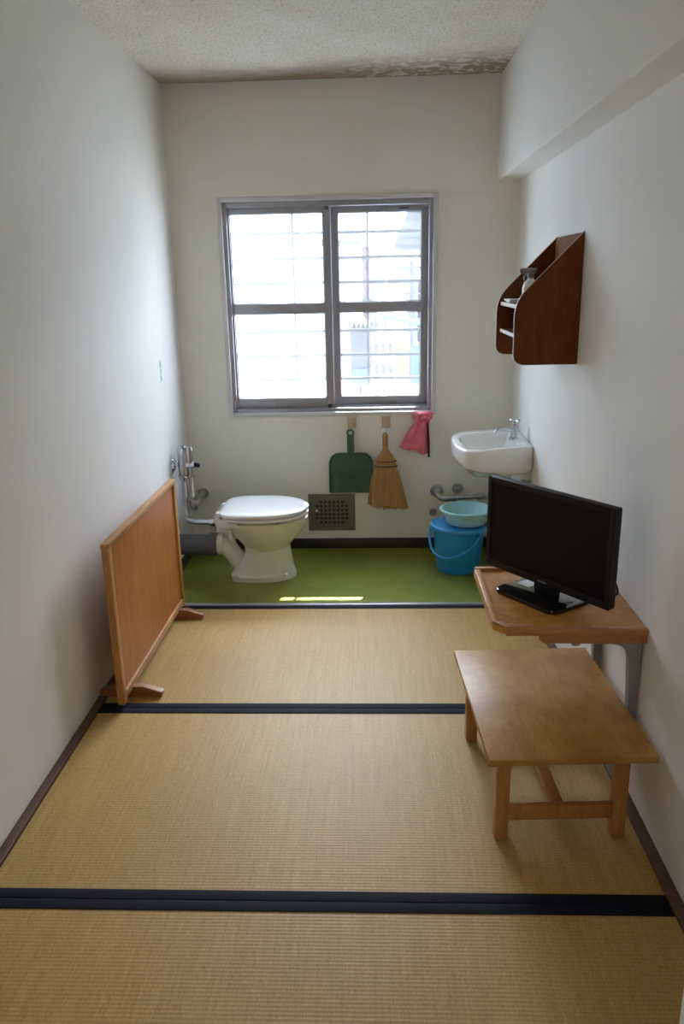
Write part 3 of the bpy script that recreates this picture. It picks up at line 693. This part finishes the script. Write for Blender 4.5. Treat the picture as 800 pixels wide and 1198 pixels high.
b = MB(); b.lathe([(0.013, 0.090), (0.013, 0.104), (0.009, 0.108)], n=20); b.tube([(0.018, 0, 0.114), (-0.030, 0.004, 0.114), (-0.038, 0.005, 0.113)], [0.0095, 0.010, 0.007], 14); b.tube([(-0.012, 0, 0.108), (-0.024, 0, 0.096), (-0.022, 0, 0.082)], 0.0035, 8)
b.build('spray_head', 'grey_plastic', sb)
pa = thing('paper_stack', 'thin stack of white papers lying at the front of the wall shelf', 'paper', (W - 0.155, -0.15, 1.3125))
for i in range(3):
    rr = Matrix.Rotation(0.08 * (i - 1), 4, 'Z')
    MB().box(-0.045, 0.05, -0.05, 0.06, 0.0002 + i * 0.0042, 0.0042 + i * 0.0042, 0.001, mat=rr).build('sheet', 'paper', pa)

# ------------------------------------------------------------------ wall-mounted corner desk and television
DZ = 0.522
dk = thing('wall_desk', 'orange-brown wooden wall desk carrying the television', 'desk', (1.5, -1.14, 0))
X_ = Matrix.Translation((-1.5, 1.14, 0))
out = rounded([(1.298, -1.335), (1.328, -1.372), (1.697, -1.374), (1.697, -0.925), (1.298, -0.925)], [0.012, 0.012, 0, 0, 0.012], 4)
MB().prism(out, 'z', DZ - 0.017, DZ, 0.002).build('desk_top', 'desk', dk, xf=X_)
b = MB()
b.prism([(1.298, -1.335), (1.318, -1.335), (1.318, -0.940), (1.298, -0.940)], 'z', DZ, DZ + 0.008, 0.003)
b.build('side_lip', 'desk', dk, xf=X_)
MB().prism([(1.298, -1.335), (1.328, -1.3725), (1.415, -1.3735), (1.40, -1.358), (1.334, -1.356), (1.318, -1.335)], 'z', DZ, DZ + 0.008, 0.002).build('front_lip', 'desk_edge', dk, xf=X_)
MB().prism([(1.298, -0.940), (1.40, -0.940), (1.40, -0.925), (1.304, -0.925)], 'z', DZ, DZ + 0.010, 0.002).build('back_lip', 'desk_edge', dk, xf=X_)
MB().prism([(1.330, -1.3738), (1.697, -1.3755), (1.697, -1.357), (1.330, -1.355)], 'z', DZ - 0.019, DZ + 0.001, 0.002).build('front_edge', 'desk_edge', dk, xf=X_)
MB().prism([(1.430, -1.3705), (1.697, -1.3735), (1.697, -1.352), (1.420, -1.350)], 'z', DZ - 0.042, DZ - 0.019, 0.002).build('front_rail', 'desk_edge', dk, xf=X_)
def brk(y):
    pf = [(W - 0.004, DZ - 0.044), (W - 0.004, 0.13), (W - 0.022, 0.13), (W - 0.030, 0.33), (W - 0.036, 0.43), (W - 0.052, 0.462), (W - 0.085, DZ - 0.054), (1.45, DZ - 0.052), (1.45, DZ - 0.043), (W - 0.06, DZ - 0.043)]
    pf = rounded(pf, [0, 0, 0, 0, 0.02, 0.02, 0.03, 0, 0, 0], 4)
    MB().prism(pf, 'y', y - 0.014, y + 0.014, 0.001).build('bracket', 'steel', dk, xf=X_)
brk(-1.335); brk(-0.985)
MB().box(1.46, 1.69, -1.349, -0.96, DZ - 0.042, DZ - 0.017).build('under_frame', 'desk_edge', dk, xf=X_)
b = MB(); b.box(1.508, 1.546, -1.30, -1.26, DZ - 0.058, DZ - 0.042, 0.003); b.box(1.50, 1.525, -1.305, -1.28, DZ - 0.054, DZ - 0.046, 0.002)
b.build('catch_plate', 'black', dk, xf=X_)
tag(MB().tube([(1.535, -1.275, DZ - 0.057), (1.54, -1.27, DZ - 0.09)], [0.012, 0.014], 14).build('catch_cylinder', 'chrome_dull', dk, xf=X_), 'small metal cylinder under the desk')

tvL, tvR = Vector((1.332, -0.967, 0)), Vector((1.603, -1.337, 0))
tw = (tvR - tvL).length; mid = (tvL + tvR) / 2; ang = math.atan2(tvR.y - tvL.y, tvR.x - tvL.x)
tv = thing('television', 'black flat screen television angled on the wooden wall desk', 'television', (mid.x, mid.y, DZ), ang)
# local x runs along the screen, local -y is the screen side
tb = 0.036; tt = 0.316; h = tw / 2
b = MB()
b.box(-h, h, 0.0, 0.026, tb, tt, 0.005); b.box(-h + 0.05, h - 0.05, 0.022, 0.048, tb + 0.04, tt - 0.05, 0.012)
b.build('casing', 'black', tv)
bz = frame_mb(-h, h, tb, tt, (0.016, 0.016, 0.022, 0.016), -0.004, 0.003, 0.0015)
bz.build('bezel', 'black', tv)
MB().box(-h + 0.015, h - 0.015, -0.0012, 0.002, tb + 0.021, tt - 0.015).build('display', 'screen', tv, smooth=False)
tag(MB().box(-0.016, 0.016, -0.0048, -0.0038, tb + 0.008, tb + 0.0125).build('badge', plain('grey_print', (0.16, 0.16, 0.17), 0.5), tv), 'tiny grey unreadable badge')
b = MB(); b.box(-0.040, 0.040, 0.004, 0.032, 0.010, 0.10, 0.006)
b.build('neck', 'black', tv)
bs = rounded([(-0.105, -0.083), (0.105, -0.083), (0.115, -0.06), (0.115, 0.085), (-0.115, 0.085), (-0.115, -0.06)], [0.02, 0.02, 0.02, 0.03, 0.03, 0.02], 5)
base = MB().prism(bs, 'z', 0.0, 0.012, 0.004, 3).build('stand_base', 'black_gloss', tv)
tag(MB().box(-0.098, -0.052, -0.0, 0.05, 0.0115, 0.0132).build('sticker', 'paper', base), 'small white sticker')
cw_ = [(1.52, -1.11, 0.64), (1.60, -1.05, 0.62), (1.668, -1.085, 0.58), (1.684, -1.125, 0.545), (1.680, -1.150, 0.528), (1.668, -1.12, 0.5265), (1.655, -1.05, 0.5265), (1.60, -0.99, 0.5265)]
ca, sa = math.cos(-ang), math.sin(-ang)
MB().tube([((x - mid.x) * ca - (y - mid.y) * sa, (x - mid.x) * sa + (y - mid.y) * ca, z - DZ) for x, y, z in cw_], 0.004, 8, 6).build('power_cable', 'black', tv)

# ------------------------------------------------------------------ low table
lt = thing('low_table', 'low wooden table with worn brown top standing on tatami', 'table', (1.4575, -1.285, 0), 0.048)
tx, ty2, tz = 0.2095, 0.302, 0.275
MB().box(-tx, tx, -ty2, ty2, tz - 0.018, tz, 0.004).build('tabletop', 'table_top', lt)
LX, LY, LH = 0.152, 0.232, 0.0175; LC = -0.008
for sxx in (-1, 1):
    for syy in (-1, 1):
        MB().box(LC + sxx * LX - LH, LC + sxx * LX + LH, syy * LY - LH, syy * LY + LH, 0, tz - 0.018, 0.003).build('leg', 'table_leg', lt)
for syy in (-1, 1):
    MB().box(LC - LX + LH, LC + LX - LH, syy * LY - 0.009, syy * LY + 0.009, 0.054, 0.096, 0.002).build('end_stretcher', 'table_leg', lt)
    MB().box(LC - LX - LH + 0.003, LC + LX + LH - 0.003, syy * LY - 0.009, syy * LY + 0.009, tz - 0.045, tz - 0.018, 0.002).build('end_rail', 'table_leg', lt)
MB().box(LC - 0.0145, LC + 0.0145, -LY + 0.009, LY - 0.009, 0.064, 0.090, 0.002).build('centre_stretcher', 'table_leg', lt)

# ------------------------------------------------------------------ little teal sticker on the left wall
st = thing('wall_sticker', 'tiny vertical pale teal sticker with dark marks on left wall', 'sticker', (0, 0.39, 1.015))
MB().box(0.0002, 0.0010, -0.016, 0.016, -0.050, 0.050).build('backing', 'pale_sticker', st, smooth=False)
for k, z in enumerate((0.030, 0.0, -0.031)):
    b = MB(); b.box(0.0009, 0.0015, -0.009, 0.009, z + 0.005, z + 0.008); b.box(0.0009, 0.0015, -0.002, 0.002, z - 0.010, z + 0.010); b.box(0.0009, 0.0015, -0.010, 0.010, z - 0.006, z - 0.003)
    b.build('mark', 'teal_ink', st, smooth=False)

# ------------------------------------------------------------------ outside
GZ = -2.6; SKY = 8.2; GLARE = 3.2
def em(name, col, rough=0.8): return plain(name, col, rough, var=0.06, nscale=3)
O = {'white': em('pale_render', (0.75, 0.75, 0.74)), 'grey': em('grey_render', (0.016, 0.0165, 0.019)), 'roof': em('pale_roofing', (0.035, 0.035, 0.034)), 'red': em('rust_red_paint', (0.045, 0.017, 0.015)),
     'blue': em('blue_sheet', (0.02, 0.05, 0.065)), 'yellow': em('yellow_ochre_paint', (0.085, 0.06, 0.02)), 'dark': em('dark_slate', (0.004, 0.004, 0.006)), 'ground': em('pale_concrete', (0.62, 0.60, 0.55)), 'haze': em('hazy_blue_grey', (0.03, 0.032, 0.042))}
struct(MB().box(-30, 30, D + T + 0.4, 60, GZ - 0.2, GZ).build('ground', O['ground'], smooth=False), 'pale sunlit ground outside the window', 'ground')
# added sun blocker, out of view, on two posts; it shades the window from all but a sliver of sun
b = MB(); b.box(-1.2, 6.2, 4.95, 5.05, 5.402, 6.22); b.box(-1.35, -1.2, 4.9, 5.1, GZ, 6.19); b.box(6.2, 6.35, 4.9, 5.1, GZ, 6.19)
struct(b.build('sun_blocker', O['white'], smooth=False), 'unseen beam added outside to block most of the sun', 'beam')

h1 = thing('neighbour_house', 'washed-out white house wall behind the left window pane', 'house', (-1.6, 6.4, GZ))
MB().box(-4.5, 2.44, 0, 3.0, 0, 4.37).build('wall', O['white'], h1, smooth=False)
MB().prism([(-4.7, 4.37), (2.44, 4.37), (2.44, 4.41), (-4.7, 4.9)], 'y', -0.15, 3.2).build('roof', O['roof'], h1, smooth=False)
for (xa, xb, za, zb_) in ((1.20, 1.48, 2.92, 3.07), (1.05, 1.26, 3.25, 3.40)):
    f = frame_mb(xa - 0.03, xb + 0.03, za - 0.03, zb_ + 0.03, (0.03,) * 4, -0.05, 0.01).build('window', O['white'], h1, smooth=False)
    b = MB(); b.box(xa, xb, -0.03, -0.01, za, zb_); b.build('pane', O['haze'], f, smooth=False)
dpz = thing('downpipe', 'rust-red drainpipe at the corner of the white house outside', 'pipe', (0.91, 6.32, GZ))
MB().tube([(0, 0, 0.0), (0, 0, 4.35)], 0.045, 12).build('pipe', O['red'], dpz)
for z in (3.75, 4.2): MB().box(-0.055, 0.055, -0.055, 0.055, z, z + 0.03).build('pipe_strap', O['grey'], dpz, smooth=False)
h2 = thing('roofed_house', 'house with sloping pale tiled roof at upper right of the window', 'house', (2.2, 7.0, GZ))
MB().box(-0.35, 2.5, 0.35, 3.0, 0, 4.4).build('wall', O['white'], h2, smooth=False)
MB().prism([(-0.95, 4.32), (-0.95, 4.40), (-0.55, 5.3), (2.8, 5.3), (2.8, 4.32)], 'y', -0.1, 3.2).build('roof', O['roof'], h2, smooth=False)
b = MB()
for i in range(9): b.box(-0.93 + i * 0.044, 2.8, -0.13, -0.1, 4.36 + i * 0.1, 4.375 + i * 0.1)
b.build('tile_courses', O['grey'], h2, smooth=False)
b = MB()
for i in range(7): b.box(-0.2, 0.9, 0.3, 0.345, 2.5 + i * 0.26, 2.56 + i * 0.26)
b.build('shutter', O['grey'], h2, smooth=False)
pole = thing('utility_pole', 'thin grey utility pole outside the right window pane', 'pole', (1.45, 6.6, GZ))
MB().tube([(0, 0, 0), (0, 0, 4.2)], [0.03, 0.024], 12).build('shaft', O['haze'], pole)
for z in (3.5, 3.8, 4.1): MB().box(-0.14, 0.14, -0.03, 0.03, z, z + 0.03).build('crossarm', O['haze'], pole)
sd = thing('corrugated_shed', 'small dark shed with zigzag corrugated roof behind right pane', 'shed', (0.86, 4.6, GZ))
MB().box(-0.10, 0.083, 0, 0.7, 0, 3.56).build('wall', O['grey'], sd, smooth=False)
zz = [(-0.12 + i * 0.0215, 3.62 if i % 2 else 3.555) for i in range(15)]
MB().prism(zz + [(x, z - 0.03) for x, z in reversed(zz)], 'y', -0.12, 0.8).build('roof', O['dark'], sd, smooth=False)
MB().box(-0.085, 0.07, -0.02, 0.0, 2.98, 3.15).build('hatch', O['blue'], sd, smooth=False)
fh = thing('distant_rooftops', 'row of far blue-grey rooftops on the horizon', 'rooftops', (3.2, 34, GZ))
for i, (xa, xb, hh) in enumerate(((-3.0, -1.6, 4.25), (-1.5, -0.2, 4.5), (-0.1, 1.2, 4.2), (1.3, 2.6, 4.55), (2.7, 4.0, 4.3))):
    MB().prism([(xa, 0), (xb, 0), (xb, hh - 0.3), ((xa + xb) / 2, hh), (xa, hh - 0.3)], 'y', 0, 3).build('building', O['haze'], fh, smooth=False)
rs = thing('red_roofed_shelter', 'low shelter with scalloped red-brown roof edge seen through right pane', 'shelter', (1.33, 11.5, GZ))
MB().box(-0.26, 0.26, 0, 1.0, 0, 3.72).build('wall', O['white'], rs, smooth=False)
zz = [(-0.28 + i * 0.04, 3.86 if i % 2 else 3.78) for i in range(15)]
MB().prism(zz + [(x, 3.72) for x, z in reversed(zz)], 'y', -0.2, 1.1).build('roof', O['red'], rs, smooth=False)
b5 = thing('concrete_block_stack', 'pale hollow concrete blocks piled beside the shed outside', 'blocks', (1.075, 4.5, GZ))
zc = 0.0
for j, zt in enumerate((2.86, 3.06, 3.26, 3.46)):
    MB().box(-0.10, 0.12, 0.01, 0.3, zc, zt - 0.004, 0.003).build('block_course', O['white'], b5, smooth=False)
    for k in range(3): MB().box(-0.080 + k * 0.068, -0.04 + k * 0.068, 0.0, 0.02, zt - 0.15, zt - 0.06).build('block_hole', O['grey'], b5, smooth=False)
    zc = zt
tp = thing('blue_tarpaulin', 'light blue sheet over a lean-to at the right of the window', 'tarpaulin', (1.42, 5.6, GZ))
MB().prism([(-0.33, 3.61), (0.20, 3.50), (0.20, 3.47), (-0.33, 3.58)], 'y', 0, 0.7).build('roof_sheet', O['blue'], tp, smooth=False)
MB().box(0.0, 0.20, 0.3, 0.33, 2.5, 3.25).build('hanging_sheet', O['blue'], tp, smooth=False)
for (xa, zt) in ((-0.32, 3.58), (0.17, 3.47)): MB().box(xa, xa + 0.03, 0.05, 0.08, 0, zt).build('post', O['haze'], tp, smooth=False)
yb = thing('yellow_kiosk', 'small yellow-walled hut below the blue sheet outside', 'hut', (1.40, 7.0, GZ))
MB().box(-0.14, 0.20, -0.0, 0.2, 0, 3.16).build('wall', O['yellow'], yb, smooth=False)
MB().prism([(-0.20, 3.14), (0.26, 3.14), (0.03, 3.30)], 'y', -0.08, 0.22).build('roof', O['yellow'], yb, smooth=False)

# ------------------------------------------------------------------ light
wd = bpy.data.worlds.new('sky'); bpy.context.scene.world = wd; wd.use_nodes = True
nt = wd.node_tree; bg = nt.nodes['Background']
tc = nt.nodes.new('ShaderNodeTexCoord'); sp = nt.nodes.new('ShaderNodeSeparateXYZ'); nt.links.new(tc.outputs['Generated'], sp.inputs[0])
cr = nt.nodes.new('ShaderNodeValToRGB'); nt.links.new(sp.outputs[2], cr.inputs[0])
cr.color_ramp.elements[0].position = 0.0; cr.color_ramp.elements[0].color = (0.79, 0.895, 1.0, 1)
cr.color_ramp.elements[1].position = 0.6; cr.color_ramp.elements[1].color = (0.56, 0.75, 1.0, 1)
# bright hazy glare around the sun's side of the sky
dp_ = nt.nodes.new('ShaderNodeVectorMath'); dp_.operation = 'DOT_PRODUCT'; nt.links.new(tc.outputs['Generated'], dp_.inputs[0])
dp_.inputs[1].default_value = Vector((0.10, 1.0, 0.78)).normalized()
mxm = nt.nodes.new('ShaderNodeMath'); mxm.operation = 'MAXIMUM'; nt.links.new(dp_.outputs['Value'], mxm.inputs[0]); mxm.inputs[1].default_value = 0.0
pwm = nt.nodes.new('ShaderNodeMath'); pwm.operation = 'POWER'; nt.links.new(mxm.outputs[0], pwm.inputs[0]); pwm.inputs[1].default_value = 11.0
gl_ = nt.nodes.new('ShaderNodeVectorMath'); gl_.operation = 'SCALE'; gl_.inputs[0].default_value = (1.0, 0.97, 0.93); 
sc_ = nt.nodes.new('ShaderNodeMath'); sc_.operation = 'MULTIPLY'; nt.links.new(pwm.outputs[0], sc_.inputs[0]); sc_.inputs[1].default_value = GLARE
nt.links.new(sc_.outputs[0], gl_.inputs['Scale'])
ad_ = nt.nodes.new('ShaderNodeVectorMath'); ad_.operation = 'ADD'; nt.links.new(cr.outputs[0], ad_.inputs[0]); nt.links.new(gl_.outputs[0], ad_.inputs[1])
nt.links.new(ad_.outputs[0], bg.inputs[0]); bg.inputs[1].default_value = SKY

def lamp(name, kind, energy, col, loc=(0, 0, 0), direction=None, **kw):
    l = bpy.data.lights.new(name, kind); l.energy = energy; l.color = col
    for k, v in kw.items(): setattr(l, k, v)
    o = bpy.data.objects.new(name, l); C.objects.link(o); o.location = loc
    if direction: o.rotation_euler = Vector(direction).to_track_quat('-Z', 'Y').to_euler()
    return o
lamp('sun', 'SUN', 60, (1.0, 0.95, 0.86), (3, 8, 8), (-0.378, -1.0, -1.087), angle=0.0025)
pt = lamp('sky_portal', 'AREA', 1, (1, 1, 1), (0.77, D + T + 0.03, 1.263), (0, -1, 0), shape='RECTANGLE', size=1.04, size_y=1.04)
pt.data.cycles.is_portal = True
lamp('corridor_fill', 'AREA', 7, (1.0, 0.93, 0.82), (0.85, -4.6, 2.25), (0, 0.35, -1), shape='RECTANGLE', size=1.2, size_y=0.4)  # unseen fill light added behind the camera to lift the near end

# ------------------------------------------------------------------ camera
yaw, pitch, roll, fpx = -0.0434, 0.2865, -0.021, 930.15
fwd = Vector((math.sin(yaw) * math.cos(pitch), math.cos(yaw) * math.cos(pitch), -math.sin(pitch)))
right = Vector((math.cos(yaw), -math.sin(yaw), 0)); up = right.cross(fwd)
r2 = math.cos(roll) * right + math.sin(roll) * up; u2 = -math.sin(roll) * right + math.cos(roll) * up
mw = Matrix((r2, u2, -fwd)).transposed().to_4x4(); mw.translation = Vector((0.9887, -3.3013, 1.4159))
cd = bpy.data.cameras.new('camera'); cd.sensor_fit = 'AUTO'; cd.sensor_width = 36.0; cd.lens = fpx / 1198 * 36.0; cd.clip_start = 0.02
co = bpy.data.objects.new('camera', cd); C.objects.link(co); co.matrix_world = mw
bpy.context.scene.camera = co

s = bpy.context.scene
s.view_settings.view_transform = 'Standard'; s.view_settings.look = 'None'
s.view_settings.exposure = 0.74; s.view_settings.gamma = 1.11
s.cycles.max_bounces = 14; s.cycles.diffuse_bounces = 8; s.cycles.transparent_max_bounces = 16
s.cycles.sample_clamp_indirect = 6.0; s.cycles.use_denoising = True
s.cycles.caustics_reflective = False; s.cycles.caustics_refractive = False
